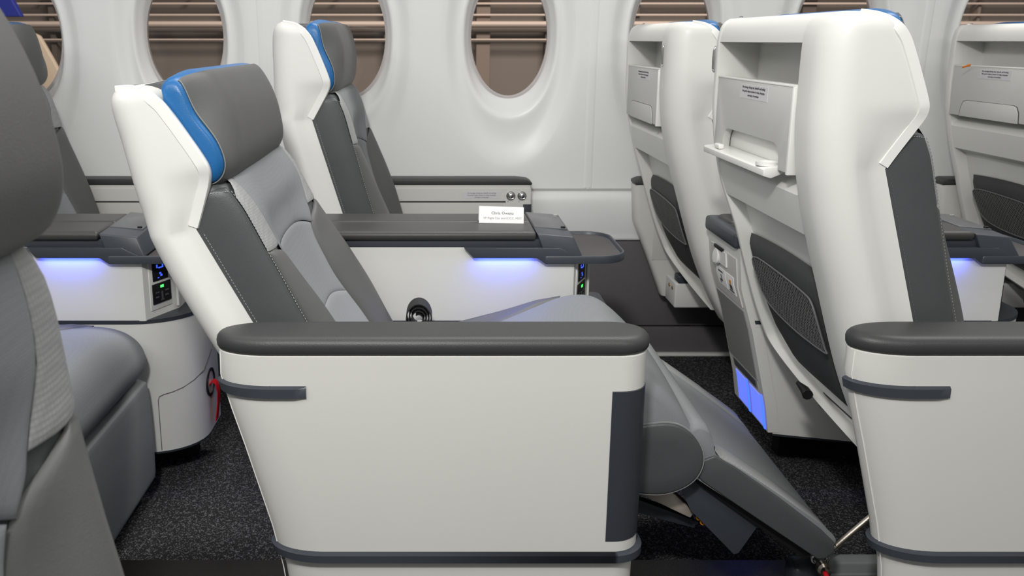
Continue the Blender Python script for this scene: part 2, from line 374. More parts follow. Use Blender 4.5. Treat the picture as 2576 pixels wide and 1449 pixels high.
HEADP = [toup(p) for p in [(-.083, .995), (-.078, 1.018), (-.055, 1.028), (-.022, 1.018), (.003, .975), (.017, .92), (.0195, .885), (.010, .857), (-.012, .8455), (-.035, .852), (-.06, .875), (-.075, .93)]]
HEADE = [toup(p) for p in [(-.083, .99), (-.083, 1.006), (-.070, 1.017), (-.052, 1.010), (-.032, .962), (-.001, .918), (.011, .882), (.004, .858), (-.014, .8465), (-.035, .852), (-.06, .875), (-.078, .93)]]
DST = [(.40, .08), (.5, .08), (.6, .08), (.68, .080), (.75, .082), (.82, .084), (.88, .086), (.925, .080), (.950, .062)]
DCR = [(.40, .11), (.5, .11), (.6, .112), (.68, .108), (.75, .100), (.82, .092), (.88, .094), (.925, .088), (.950, .068)]
DIN = [(.40, .095), (.5, .095), (.6, .092), (.68, .088), (.75, .08), (.82, .083), (.88, .094), (.925, .090), (.950, .070)]
DCC = [(.40, .075), (.5, .072), (.6, .062), (.68, .058), (.75, .060), (.82, .070), (.88, .087), (.925, .087), (.950, .070)]
def xfl(z): return .139-.297*(z-.604)
def F(p, z, w):
    ds, dc, di, d0 = interp(DST, z), interp(DCR, z), interp(DIN, z), interp(DCC, z)
    half = [(.001, -.02), (.001, .55*ds), (.016, ds), (.055, dc), (.11, di), (.175, d0+.002), (w/2, d0)]
    ii = .018
    half = [(ii+y*(w/2-ii)/(w/2), d) for y, d in half]
    kn = half+[(w-y, d) for y, d in half[-2::-1]]
    q = cr(kn, p); return Vector((xfl(z)+q[1], q[0], z))
def patch(pl, pr, zlo, zhi, w, nu=14, nv=24, lift=.0, groove=.007):
    us = [.5-.5*cos(pi*i/nu) for i in range(nu+1)]; vs = [.5-.5*cos(pi*i/nv) for i in range(nv+1)]
    V = []; Fc = []
    for v in vs:
        row = []
        for u in us:
            z = zlo(u)+(zhi(u)-zlo(u))*v; p = pl(z)+(pr(z)-pl(z))*u; row.append((u, v, p, z))
        V.append(row)
    P = [[F(p, z, w) for (_, _, p, z) in row] for row in V]
    out = []
    for i, row in enumerate(P):
        o = []
        for j, q in enumerate(row):
            a = P[min(i+1, nv)][j]-P[max(i-1, 0)][j]; b = P[i][min(j+1, nu)]-P[i][max(j-1, 0)]
            n = b.cross(a); n = n.normalized() if n.length > 1e-12 else Vector((1, 0, 0))
            if n.x < -.2: n = -n
            wd = (row[-1]-row[0]).length; ht = (P[-1][j]-P[0][j]).length
            e = min(us[j]*wd, (1-us[j])*wd, vs[i]*ht, (1-vs[i])*ht)
            o.append(q+n*(lift-groove*exp(-e/.0035)))
        out.append(o)
    return loft(out, cap=False, closed=False)
def stitches(pf, zf, w, n, parent, mtx, off=.0016, name='stitching'):
    g = G(); pts = [(F(pf(t), zf(t), w)) for t in [i/(n*2) for i in range(n*2+1)]]
    for i in range(0, n*2-1, 2):
        a, b = pts[i], pts[i+1]; d = (b-a); s = Vector((0, 1, 0)); nn = d.cross(s).normalized()
        if nn.x < 0: nn = -nn
        b = a+d*1.15; q = nn*off; s = nn.cross(d).normalized()*.0008
        g.add([a+q-s, b+q-s, b+q+s, a+q+s, a+q+nn*.0008, b+q+nn*.0008], [(0, 1, 5, 4), (3, 4, 5, 2)])
    o = g.obj(name, STITCH, parent, 60, mtx); o['kind'] = 'stuff'; return o
PLACT = ['No stowage during taxi, takeoff, and landing', 'No guarde objetos durante el rodaje, despegue,', 'aterrizaje y el remolque']

def seat(name, X0, Y0, w, label, rec=0., dx=0., dz=0., aisle=True, ext=False, latch_open=False, hook='far', detail=True, side=None, cushion=True, fine=True, xbo=-.008, hd=0., nar=0., hrot=0., tap=1.):
    TY1 = w-.062
    S = empty(name, (X0, Y0, 0), label, 'seat', 'cabin seats')
    # back frame transform: rotate about A1 -> moved to A0 in proportion to the recline
    k = rec/11.5; a = radians(rec); tgt = A1.lerp(A0, max(0, k))+Vector((dx, dz)); th = -a
    R = Matrix.Rotation(th, 4, 'Y'); M = Matrix.Translation(Vector((tgt.x, 0, tgt.y))) @ R @ Matrix.Translation(Vector((-A1.x, 0, -A1.y)))
    # shell
    zs = [.318+.0075*i for i in range(int((.72-.318)/.0075)+1)]
    zs += [.725, .729, .733, .7375, .742, .75, .76, .77, .785, .80, .81, .82, .83, .837, .843, .85, .86, .868, .872, .88, .89, .90, .915, .93, .945, .955, .962, .97, .98, .99, 1.0, 1.02, 1.04, 1.0615, 1.0625, 1.0635, 1.0645, 1.07, 1.075, 1.082, 1.09, 1.0945, 1.099, 1.103, 1.107, 1.110, 1.112]
    zs = sorted(set(zs)); mk('shell', *loft([shell_sec(z, w, xbo, nar) for z in zs]), WHITE, S, 42, M)
    MB = M @ Matrix.Translation(Vector((xbo, 0, 0)))
    # front edge trims on both wings
    for sgn in (0, 1):
        path = []
        for q in TRS:
            z = q.y; rec_ = interp([(.80, .017), (.87, .017), (.93, .011), (.975, .0), (1.1, .0)], z)
            top = min(1, max(0., (z-1.085)/.027)); path.append((q.x, rec_+.016*top*top, z))
        rings = []
        for i, (x, y, z) in enumerate(path):
            q0, q1 = path[max(0, i-1)], path[min(len(path)-1, i+1)]
            t = Vector((q1[0]-q0[0], q1[2]-q0[2])).normalized(); n = Vector((t.y, -t.x))   # forward normal in xz
            c = Vector((x, z)); wd = .015*(1 if i < 30 else 1-.5*(i-30)/10)
            dq = 1-.75*max(0, (i-24)/16); r_ = [(c+n*.002, -.0022), (c-n*(wd-.002), -.0022), (c-n*wd, .001), (c-n*wd, .006*dq), (c+n*.001, .016*dq), (c+n*.0035, .012*dq), (c+n*.0035, .001)]
            rings.append([(p.x, (y+yy) if sgn == 0 else w-(y+yy), p.y) for p, yy in r_])
        mk('shell_trim', *loft(rings), TRIMW, S, 40, M)
    if fine:
        # reading-light notch / belt guide on top
        disc_lathe('top_cap_screw', (-.012, w-.05, 1.114), (0, 0, 1), [(.004, 0), (.004, .002), (.002, .003)], CHROME, S, 10, M)
    # headrest: blue body and grey front pad
    HO = Vector((hd, 0)); pv = Vector(toup((-.014, .8465))); ch, sh_ = cos(radians(hrot)), sin(radians(hrot))
    def hr(p): d = p-pv; return pv+Vector((d.x*ch-d.y*sh_, d.x*sh_+d.y*ch))+HO
    hp = [hr(p) for p in smooth_closed(HEADP, 5)]; he = [hp[q].lerp(hr(p), tap) for q, p in enumerate(smooth_closed(HEADE, 5))]
    
    for p in hp+he:
        if hd < 0 and p.y < 1.085: p.x = max(p.x, .053+xbo)
    hc = sum(hp, Vector((0, 0)))/len(hp)
    y0, y1 = .017, w-.017
    def hsec(e): k_ = min(1, max(0, e/.085)); k_ = k_*k_*(3-2*k_); return [b_.lerp(a_, k_) for a_, b_ in zip(hp, he)]
    def hring(y, s):
        e = min(y-y0, y1-y); q = hsec(e); c_ = sum(q, Vector((0, 0)))/len(q)
        return [((c_+(p-c_)*s).x, y, (c_+(p-c_)*s).y) for p in q]
    ee = [(0, .74), (.001, .82), (.003, .88), (.006, .93), (.010, .965), (.016, .988), (.024, 1), (.04, 1), (.06, 1), (.085, 1)]
    rs = [hring(y0+e, s_) for e, s_ in ee]; rf = [hring(y1-e, s_) for e, s_ in ee][::-1]
    H = mk('headrest', *loft(rs+rf), BLUE, S, 60, M)
    n = len(hp); i0 = 13; i1 = 43; rings = []; NY = 30; Wd = y1-y0-.018
    for j in range(NY+1):
        u = .5-.5*cos(pi*j/NY); y = y0+.009+Wd*u; e = min(u, 1-u)*Wd
        q = hsec(e+.009); c_ = sum(q, Vector((0, 0)))/len(q); row = []
        arc_ = q[i0:i1]; sg = .955+.045*(1-exp(-e/.010))
        lift = .0045*(1-exp(-e/.007))
        for ii, p in enumerate(arc_):
            v = ii/(len(arc_)-1); ev = min(v, 1-v)*.28; d = (p-c_).normalized()
            lf = lift*(1-exp(-ev/.008))-.003*exp(-ev/.003)+.0012
            pt = c_+(p-c_)*sg+d*lf; row.append((pt.x, y, pt.y))
        rings.append(row)
    hpad = mk('front_pad', *loft(rings, cap=False, closed=False), HEADG, H, 60)
    tube('piping', [Vector(p)+Vector((.0005, -.0005, 0)) for p in rings[1]], .0009, mat('piping_grey', (.22, .23, .23), .5), H, 6)
    box('head_strap', .012+hd*.5, .060, .09, w-.09, 1.094, 1.109, LEATH, S, .004, 2, M)
    # backrest cushion core and patches
    core = []
    for z in [.40+.0125*i for i in range(43)]+[.9495]:
        row = [F(p*.5, z, w)-Vector((.009, 0, 0)) for p in range(25)]; core.append([Vector((xfl(z)-.015, row[0].y, z))]+row+[Vector((xfl(z)-.015, row[-1].y, z))])
    mk('back_cushion', *loft(core), LEATH, S, 60, M)
    C = lambda v: (lambda *_: v)
    zt = .944
    for far in (0, 1):
        mp = (lambda p: p) if not far else (lambda p: 12-p)
        g = G(); g.add(*patch(lambda z: mp(.22), lambda z: mp(2.0), C(.41), lambda u: .930-.004*u, w, 16, 34)); g.obj('side_bolster', LEATH, S, 60, M)
        pin = lambda z: interp([(.40, 4.5), (.55, 4.5), (.65, 4.62), (.72, 4.5), (.77, 4.1), (.79, 3.5), (.802, 2.9), (.806, 2.05)], z)
        g = G(); g.add(*patch(lambda z: mp(2.0), lambda z: mp(max(2.04, pin(z))), C(.41), C(.806), w, 14, 34)); g.obj('inner_bolster', HEADG, S, 60, M)
        g = G(); g.add(*patch(lambda z: mp(lin([(.806, 2.0), (.905, 2.0), (.944, 2.75)], z)), lambda z: mp(lin([(.806, 3.75), (.86, 3.3), (.944, 2.95)], z)), C(.806), C(zt), w, 8, 14, groove=.002)); g.obj('weave_side', WEAVE, S, 60, M)
    bow = lambda z0: (lambda u: z0+.022*(1-(2*u-1)**2))
    up_l = lambda z: lin([(.77, 4.1), (.79, 3.85), (.806, 3.75), (.86, 3.3), (.944, 2.95)], z)
    g = G(); g.add(*patch(up_l, lambda z: 12-up_l(z), lambda u: .768+.022*(1-(2*u-1)**2), C(zt), w, 26, 20, groove=.0028)); g.obj('upper_fabric', FABRIC, S, 60, M)
    pn = lambda z: interp([(.40, 4.5), (.55, 4.5), (.65, 4.62), (.72, 4.5), (.79, 4.1)], z)
    g = G(); g.add(*patch(pn, lambda z: 12-pn(z), bow(.612), bow(.768), w, 26, 20, groove=.0028)); g.obj('lumbar_fabric', FABRIC, S, 60, M)
    g = G(); g.add(*patch(pn, lambda z: 12-pn(z), C(.41), bow(.612), w, 26, 20, groove=.0028)); g.obj('lower_fabric', mat('fabric_light', (.262, .27, .282), .75, .2, bump='cloth'), S, 60, M)
    g = G()
    g.add(*patch(C(1.0), C(11.0), lambda u: .938, lambda u: .950, w, 30, 5, lift=.001, groove=.003)); g.obj('top_welt', LEATH, S, 60, M)
    if fine:
        stitches(lambda t: 1.9, lambda t: .42+.498*t, w, 90, S, M)
        stitches(lambda t: 12-1.9, lambda t: .42+.498*t, w, 90, S, M)
        stitches(lambda t: .42, lambda t: .42+.44*t, w, 80, S, M)
        stitches(lambda t: .9+.95*t, lambda t: .919-.004*t, w, 9, S, M)
    # ---- rear face: recess already in the shell; tray table, latch, pocket, hook
    TX = -.0475
    def pl(nm, x0, x1, y0_, y1_, z0, z1, m, par=S, r=.002, mtx=MB): return box(nm, x0, x1, y0_, y1_, z0, z1, m, par, r, 2, mtx)
    tz0, tz1 = .846, .992
    yl, yr = TY0+.004, TY1-.004
    # tray panel with an arched hand opening at its foot
    oy0, oy1 = yl+.048, yr-.05
    if latch_open:
        out = [(yl, tz0), (yl, tz1), (yr, tz1), (yr, tz0), (oy1, tz0), (oy1-.002, tz0+.022), (oy1-.012, tz0+.040), (oy1-.028, tz0+.045), (oy0+.028, tz0+.045), (oy0+.012, tz0+.040), (oy0+.002, tz0+.022), (oy0, tz0)]
        nn = len(out); v = [(TX, y, z) for y, z in out]+[(TX+.016, y, z) for y, z in out]
        f = [tuple(range(nn)), tuple(range(2*nn-1, nn-1, -1))]+[(i, i+nn, (i+1) % nn+nn, (i+1) % nn) for i in range(nn)]
        T = bev('tray_table', v, f, TRAY, S, .0018, 2, mtx=MB, lim=40)
        box('hand_recess', TX+.018, TX+.030, oy0-.006, oy1+.006, tz0+.001, tz0+.055, TRIMW, T, .004)
        sh = [(TX-.022, tz0-.012), (TX-.023, tz0-.0005), (TX-.019, tz0+.002), (TX+.016, tz0+.006), (TX+.016, tz0-.006), (TX-.008, tz0-.016)]
        L_ = prism_xz('phone_ledge', [(x, z) for x, z in sh], oy0+.004, yr-.002, TRIMW, T, .0015, 2)
        box('ledge_stop', TX-.018, TX-.006, yr-.085, yr-.055, tz0+.003, tz0+.013, TRIMW, L_, .003)
        disc_lathe('ledge_dimple', (TX-.004, oy0+.036, tz0+.0035), (0, 0, 1), [(.020, 0), (.020, .006), (.016, .0065), (.012, .003), (.002, .002)], TRIMW, L_, 20)
    else:
        T = pl('tray_table', TX, TX+.016, yl, yr, tz0, tz1, TRAY)
        la = [(oy0, tz0-.001), (oy0+.004, tz0+.028), (oy0+.014, tz0+.044), (oy0+.03, tz0+.048), (oy1-.03, tz0+.048), (oy1-.014, tz0+.044), (oy1-.004, tz0+.028), (oy1, tz0-.001)]
        nn = len(la)
        for nm, gx, sc_, m_ in (('latch_gap', .0002, 1.0, mat('gap_shadow', (.08, .08, .078), .8)), ('latch_flap', .002, .965, TRAY)):
            cy_, cz_ = (oy0+oy1)/2, tz0-.002
            v = [(TX-gx, cy_+(y-cy_)*sc_, cz_+(z-cz_)*sc_) for y, z in la]+[(TX+.010, cy_+(y-cy_)*sc_, cz_+(z-cz_)*sc_) for y, z in la]
            f = [tuple(range(nn)), tuple(range(2*nn-1, nn-1, -1))]+[(i, i+nn, (i+1) % nn+nn, (i+1) % nn) for i in range(nn)]
            bev(nm, v, f, m_, T, .0008, 2, lim=40)
    box('tray_edge', TX-.004, TX+.016, yl-.0015, yl+.006, tz0-.002, tz1, TRIMW, T, .0015, 2)
    box('tray_lip', TX-.001, TX+.018, yl, yr, tz1-.001, tz1+.003, TRIMW, T, .0012, 2)
    # placard
    pyc = (yl+yr)/2-.008
    pb = box('placard', TX-.0005, TX+.002, pyc-.070, pyc+.070, tz1-.034, tz1-.007, PLAC, T, .0003, 1)
    for i, (ln, sz) in enumerate(zip(PLACT, (.0064, .0058, .0058))):
        text('placard_text', ln, sz, INK, T, frame((TX-.0007, pyc, tz1-.0120-.0075*i), (0, -1, 0), (0, 0, 1)))
    # chrome bar (coat rail) in a slot
    hy = w-.038 if hook == 'far' else .072
    hb = box('rail_slot', -.0503, -.046, hy-.007, hy+.007, 1.000, 1.056, mat('slot_grey', (.35, .35, .34), .4), S, .002, 2, MB)
    tube('coat_rail', [(-.0495, hy, 1.003), (-.0520, hy, 1.010), (-.0525, hy, 1.028), (-.0520, hy, 1.046), (-.0495, hy, 1.053)], .0026, CHROME, hb, 8)
    disc_lathe('rail_screw', (-.0503, hy, 1.0045), (-1, 0, 0), [(.0032, 0), (.0032, .002), (.001, .003)], CHROME, hb, 10)
    # literature pocket on the lower back
    def BS(y, z, o):
        sl = -.0; return Vector((lin(CB, z)-o, y, z))
    def bulge(y, z):
        return .020+.012*sin(pi*min(1, max(0, (z-.42)/.24)))
    ztop = lambda y: .668-.010*((y-.285)/.2)**2
    def pk_edges(v):                        # v 0 bottom..1 top : y limits
        return lin([(0, TY0+.010), (.25, TY0+.004), (1, TY0+.004)], v), lin([(0, .300), (.10, .370), (.3, .415), (.6, .43), (1, TY1-.030)], v)
    rows = []; NV, NU = 26, 22
    for i in range(NV+1):
        v = i/NV; a_, b_ = pk_edges(v); row = []
        for j in range(NU+1):
            u = j/NU; y = a_+(b_-a_)*u; z = .395+(ztop(y)-.395)*v; e = min(u*(b_-a_), (1-u)*(b_-a_), v*.27, (1-v)*.27)
            row.append(BS(y, z, .004+bulge(y, z)*(1-exp(-e/.012))))
        rows.append(row)
    PK = mk('seat_pocket', *loft(rows, cap=False, closed=False), POCK, S, 60, MB)
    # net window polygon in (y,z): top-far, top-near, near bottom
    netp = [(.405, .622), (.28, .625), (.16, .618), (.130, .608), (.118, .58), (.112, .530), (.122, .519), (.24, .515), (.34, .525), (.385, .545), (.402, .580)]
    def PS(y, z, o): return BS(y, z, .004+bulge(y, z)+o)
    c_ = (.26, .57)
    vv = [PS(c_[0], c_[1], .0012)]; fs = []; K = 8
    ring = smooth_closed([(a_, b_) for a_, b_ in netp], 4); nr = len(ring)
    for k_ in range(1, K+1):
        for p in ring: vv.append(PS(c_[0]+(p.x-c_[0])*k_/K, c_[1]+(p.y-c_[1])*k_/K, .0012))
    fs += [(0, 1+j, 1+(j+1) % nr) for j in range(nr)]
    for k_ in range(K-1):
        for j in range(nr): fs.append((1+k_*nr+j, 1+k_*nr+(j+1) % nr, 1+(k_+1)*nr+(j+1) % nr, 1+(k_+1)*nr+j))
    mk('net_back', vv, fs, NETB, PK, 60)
    tube('net_piping', [PS(p.x, p.y, .0018) for p in ring]+[PS(ring[0].x, ring[0].y, .0018)], .0020, mat('net_piping', (.13, .13, .135), .5), PK, 6)
    if fine:
        def inside(y, z):
            c = False
            for i in range(nr):
                p, q = ring[i], ring[i-1]
                if (p.y > z) != (q.y > z) and y < (q.x-p.x)*(z-p.y)/(q.y-p.y)+p.x: c = not c
            return c
        g = G()
        for d1, d2, sp in (((.8, .6), (-.6, .8), .0075), ((.25, .97), (-.97, .25), .0058)):
            for kk in range(-45, 46):
                o_ = (c_[0]+d2[0]*sp*kk, c_[1]+d2[1]*sp*kk); seg = []
                for tt in range(-50, 51):
                    y, z = o_[0]+d1[0]*.005*tt, o_[1]+d1[1]*.005*tt
                    if inside(y, z): seg.append((y, z))
                    else:
                        if len(seg) > 1: rr = [PS(a_, b_, .0020+(.0006 if i % 2 else 0)) for i, (a_, b_) in enumerate(seg)]; g.add(*loft([[q+Vector((0, d2[0]*.0011, d2[1]*.0011)), q-Vector((0, d2[0]*.0011, d2[1]*.0011))] for q in rr], cap=False, closed=False))
                        seg = []
        o = g.obj('net_mesh', NETS, PK, 60); o['kind'] = 'stuff'
        o['label'] = 'black open net window of the pocket'
    # lower seat pan under the shell
    prism_xz('under_pan', [(.150, .355), (.19, .365), (.30, .30), (.33, .24), (.28, .235)], .04, w-.04, BLACK, S, .006, 2)
    # ---- seat cushion
    w_all = w; w = w-nar
    if cushion:
        if ext:
            pr = [(.16, .36), (.20, .425), (.34, .432), (.46, .458), (.58, .492), (.655, .508), (.705, .497), (.755, .452), (.785, .405), (.800, .365), (.790, .325), (.76, .303), (.70, .298), (.40, .295), (.20, .30)]
        else:
            pr = [(.16, .36), (.20, .415), (.34, .425), (.46, .430), (.56, .432), (.61, .424), (.645, .405), (.665, .375), (.668, .345), (.655, .320), (.63, .310), (.52, .302), (.40, .295), (.28, .295), (.20, .30)]
        sp = smooth_closed(pr, 5); c0 = Vector((.45, .37)); rings = []
        for i in range(31):
            u = i/30; y = .016+(w-.032)*u; e = min(u, 1-u)*(w-.032); s = 1-.10*max(0, 1-e/.018)**2.2
            cw = .022*(1-(2*u-1)**2)
            rings.append([(c0.x+(p.x-c0.x)*(1-(1-s)*.35), y, c0.y+(p.y-c0.y)*s+cw*max(0, min(1, (p.y-.38)/.04))) for p in sp])
        CU = mk('seat_cushion', *loft(rings), FABS, S, 60)
        for far in (0, 1):
            # dark bolster pad lying along the side of the cushion, tapering to a point near the front
            xe = .62 if ext else .55; rows = []
            def top(x, y):
                best = interp([(p[0], p[1]) for p in pr[1:7]], x); u = (y-.016)/(w-.032); return best+.022*(1-(2*u-1)**2)*max(0, min(1, (best-.38)/.04))
            for i in range(25):
                x = .20+(xe-.20)*i/24; wd = .012+.165*(1-(i/24)**2.2); row = []
                for j in range(9):
                    v = j/8; y = .015+wd*v; yy = y; h = .008*sin(pi*min(1, v*1.0))**.6 if 0 < v < 1 else -.004
                    if j == 0: row.append((x, (.0145 if not far else w-.0145), top(x, .03)-.035)); continue
                    row.append((x, yy if not far else w-yy, top(x, yy)+h*min(1, (24-i)/3)))
                rows.append(row)
            mk('cushion_bolster', *loft(rows, cap=False, closed=False), HEADG, CU, 60)
        if ext:
            # round dark end panels of the cushion nose
            dsh = smooth_closed([(.655, .425), (.69, .431), (.735, .435), (.765, .424), (.789, .398), (.799, .366), (.790, .334), (.765, .312), (.73, .301), (.69, .303), (.655, .311)], 4)
            for yy, s_ in ((.0135, -1), (w-.0135, 1)):
                c_d = sum(dsh, Vector((0, 0)))/len(dsh)
                mk('nose_end_panel', *loft([[((c_d+(p-c_d)*k_).x, yy+s_*o_, (c_d+(p-c_d)*k_).y) for p in dsh] for o_, k_ in ((-.01, 1), (.0, 1), (.003, .975), (.005, .92), (.006, .5), (.0062, .02))]), LEATH, CU, 40)
                tube('end_piping', [(p.x, yy+s_*.0005, p.y) for p in dsh], .0018, mat('piping_grey', (.22, .23, .23), .5), CU, 6)
        # ---- leg rest
        if ext:
            ux = Vector((.2462, -.177)).normalized(); uz = Vector((.177, .2462)).normalized(); o0 = Vector((.812, .372))
            def LP(a_, b_): q = o0+ux*a_+uz*b_; return q
            prf = [(-.055, .030), (-.03, .036), (.0, .012), (.015, .006), (.05, .010), (.15, .010), (.25, .006), (.290, .0), (.302, -.014), (.298, -.038), (.285, -.048), (.10, -.050), (.02, -.050), (-.005, -.045), (-.03, -.01), (-.055, .008)]
            sp = smooth_closed([tuple(LP(*p)) for p in prf], 4); cc = sum(sp, Vector((0, 0)))/len(sp); rings = []
            for i in range(25):
                u = i/24; y = .022+(w-.044)*(.5-.5*cos(pi*u)); e = min(y-.022, w-.022-y); s = 1-.10*max(0, 1-e/.014)**2
                rings.append([(cc.x+(p.x-cc.x)*(1-(1-s)*.3), y, cc.y+(p.y-cc.y)*s) for p in sp])
            LR = mk('leg_rest', *loft(rings), FABS, S, 55)
            for yy in (.0215, w-.0215):       # dark side panels
                q = [LP(*p) for p in [(.008, .003), (.05, .007), (.15, .007), (.25, .003), (.288, -.003), (.298, -.016), (.294, -.036), (.283, -.045), (.10, -.047), (.02, -.047), (.0, -.042), (-.006, -.02)]]
                prism_xz('side_panel', [tuple(p) for p in q], yy-.0035, yy+.0035, LEATH, LR, .003, 3)
            # weave strips along hinge edge and near edge
            for (a0, a1, b0, b1) in ((.002, .302, .0245, .085), (.002, .302, w-.085, w-.0245)):
                rows = []
                for i in range(21):
                    a_ = a0+(a1-a0)*i/20; hgt = lin([(.0, .0145), (.015, .009), (.05, .0115), (.15, .0122), (.25, .0085), (.285, .0042), (.302, -.010)], a_)
                    q = LP(a_, hgt); rows.append([(q.x, b0, q.y-.006), (q.x, b0+.003, q.y), (q.x, (b0+b1)/2, q.y+.0004), (q.x, b1-.002, q.y), (q.x, b1, q.y-.003)])
                mk('weave_edge', *loft(rows, cap=False, closed=False), WEAVE, LR, 60)
            q = [LP(*p) for p in [(.0, -.050), (.29, -.050), (.27, -.066), (.03, -.062)]]
            prism_xz('leg_rest_frame', [tuple(p) for p in q], .04, w-.06, BLACK, LR, .004, 2)
            # sheet flap with two screws
            fy = .05
            def pxp(px, py, Y):
                u_, v_ = (px-CX)/FPX, (py-CY)/FPX; t_ = Y/(cos(PITCH)-v_*sin(PITCH)); return (u_*t_-X0, CAMH-t_*(sin(PITCH)+v_*cos(PITCH)))
            fp = [pxp(a_, b_, Y0+fy) for a_, b_ in [(1700, 1205), (1770, 1175), (1925, 1300), (1915, 1312), (1858, 1392), (1846, 1395), (1738, 1285)]]
            FLP = prism_xz('kick_flap', fp, fy, fy+.003, SLATE, LR, .001, 2); FLP['label'] = 'flat slate flap'
            for a_, b_ in ((1815, 1240), (1838, 1253)):
                q = pxp(a_, b_, Y0+fy); disc_lathe('screw', (q[0], fy, q[1]), (0, -1, 0), [(.0035, 0), (.0035, .0015), (.001, .002)], CHROME, FLP, 10)
            q = [pxp(a_, b_, Y0+fy+.02) for a_, b_ in [(1600, 1205), (1690, 1235), (1745, 1285), (1735, 1300), (1600, 1236)]]
            prism_xz('hinge_arm', q, fy+.015, fy+.04, mat('arm_beige', (.34, .30, .26), .5), LR, .002, 2)
            q = [pxp(a_, b_, Y0+fy+.05) for a_, b_ in [(1600, 1255), (1750, 1310), (1748, 1330), (1600, 1290)]]
            prism_xz('hinge_arm', q, fy+.05, fy+.07, SLATE2, LR, .002, 2)
            g = G()
            for c_x, c_y in ((1758, 1300), (1768, 1312)):
                q = pxp(c_x, c_y, Y0+fy+.012); g.add(*tube_g([(q[0]+.004*cos(t), fy+.012, q[1]+.006*sin(t)) for t in [i*.6 for i in range(11)]], .0015, 6))
            g.obj('cable_loop', ORANGE, LR)
        else:
            rows = []
            pz = [(.55, .300), (.62, .308), (.655, .300), (.664, .285), (.668, .20), (.668, .09), (.664, .055), (.64, .048), (.60, .05), (.57, .12), (.55, .25)]
            sp = smooth_closed(pz, 4); cc = sum(sp, Vector((0, 0)))/len(sp)
            for i in range(21):
                y = .016+(w-.032)*(.5-.5*cos(pi*i/20)); e = min(y-.016, w-.016-y); s = 1-.08*max(0, 1-e/.014)**2
                rows.append([(cc.x+(p.x-cc.x)*s, y, cc.y+(p.y-cc.y)*(1-(1-s)*.4)) for p in sp])
            mk('leg_rest', *loft(rows), FABS, S, 55)
        box('seat_base', .22, .56, .05, w-.05, .250, .292, BLACK, S, .01)
        box('seat_leg', .42, .47, w-.16, w-.12, .0, .26, SLATE2, S, .006)
    # ---- aisle-side armrest panel
    if side == 'aisle':
        xl_t = [(.05, .105), (.219, .084), (.2936, .069), (.437, .031), (.50, .013), (.557, -.001), (.597, .0)]
        ya, yb = -.098, -.012
        def ring(z, gr=0.):
            x0 = lin(xl_t, z)-gr; x1 = .671+gr; return [(x, y, z) for x, y in rrect(x0, x1, ya-gr, yb+gr, (.085+gr, .055), (.045+gr, .045), 10)]
        zz = [.05, .15, .22, .243, .2435, .247, .30, .36, .42, .46, .50, .53, .56, .58, .592, .5965, .5985]
        AR = mk('side_panel', *loft([ring(z, -.006 if z < .2433 else (0 if z < .59 else (.0005 if z < .598 else -.002))) for z in zz]), GREIGE, S, 45)
        # bumpers
        def strip(nm, z0, z1, g0, path_sel, m):
            n_ = len(ring(z0)); idx = path_sel(ring(z0)); rings = []
            for i in idx:
                rr = []
                for (z, gg) in ((z0, g0*.2), (z0+.002, g0), (z1-.003, g0), (z1, g0*.3), (z1, -.002), (z0, -.002)):
                    rr.append(ring(z, gg)[i % n_])
                rings.append(rr)
            return mk(nm, *loft(rings), m, AR, 45)
        n_ = 44
        # upper bumper: near face x<.085 and round the rear end
        def up(r):
            return [i for i in range(33, 44)]
        ub = strip('bumper', .529, .549, .007, up, SLATE)
        # extend along the near face
        rg = []
        for x in (.0845, .100, .122, .138, .1405):
            t = 1 if x < .135 else .6
            rg.append([(x, ya-g_*t, z) for (z, g_) in ((.529, .0014), (.531, .007), (.546, .007), (.549, .002), (.549, -.002), (.529, -.002))])
        mk('bumper', *loft(rg), SLATE, AR, 45)
        strip('bumper_band', .246, .264, .008, lambda r: list(range(0, n_))+[0], SLATE)['label'] = 'full-length slate bumper band'
        # dark front insert: round the front near corner
        rings = []
        pts_i = [(.612, ya)]+[tuple(p[:2]) for p in ring(.4)[0:22]]
        for (x, y) in pts_i:
            cxx, cyy = .58, (ya+yb)/2; d = Vector((0, -1)) if y <= ya+1e-6 else (Vector((x-.626, y-(ya+.045))).normalized() if x > .626 and y < ya+.045 else (Vector((1, 0)) if y < yb-.045 else Vector((x-.626, y-(yb-.045))).normalized()))
            rings.append([(x+d.x*o_, y+d.y*o_, z) for z, o_ in ((.281, -.001), (.283, .0012), (.539, .0012), (.541, -.001))]+[(x-d.x*.003, y-d.y*.003, z) for z in (.541, .281)])
        mk('front_insert', *loft(rings), SLATE2, AR, 45)['label'] = 'tall slate insert round the front corner'
        tube('panel_seam', [tuple(Vector(ring(z)[35])+Vector((-.0004, -.0004, 0))) for z in (.07, .15, .219, .2936, .36, .437, .50, .557, .595)], .0009, mat('seam_light', (.8, .8, .77), .4), AR, 5)
        # cushion pad
        pr_ = []
        for z, gr in ((.5985, -.002), (.600, .001), (.604, .003), (.612, .0038), (.618, .0025), (.6225, -.001), (.6252, -.005), (.6265, -.010), (.627, -.018), (.6272, -.03)):
            pr_.append([(x, y, z) for x, y in rrect(0-gr, .671+gr, ya-gr, yb+gr, (.085, max(.02, .055+min(0, gr))), (.05, max(.018, .045+min(0, gr))), 10)])
        PD = mk('armrest_pad', *loft(pr_), PADG, S, 60)
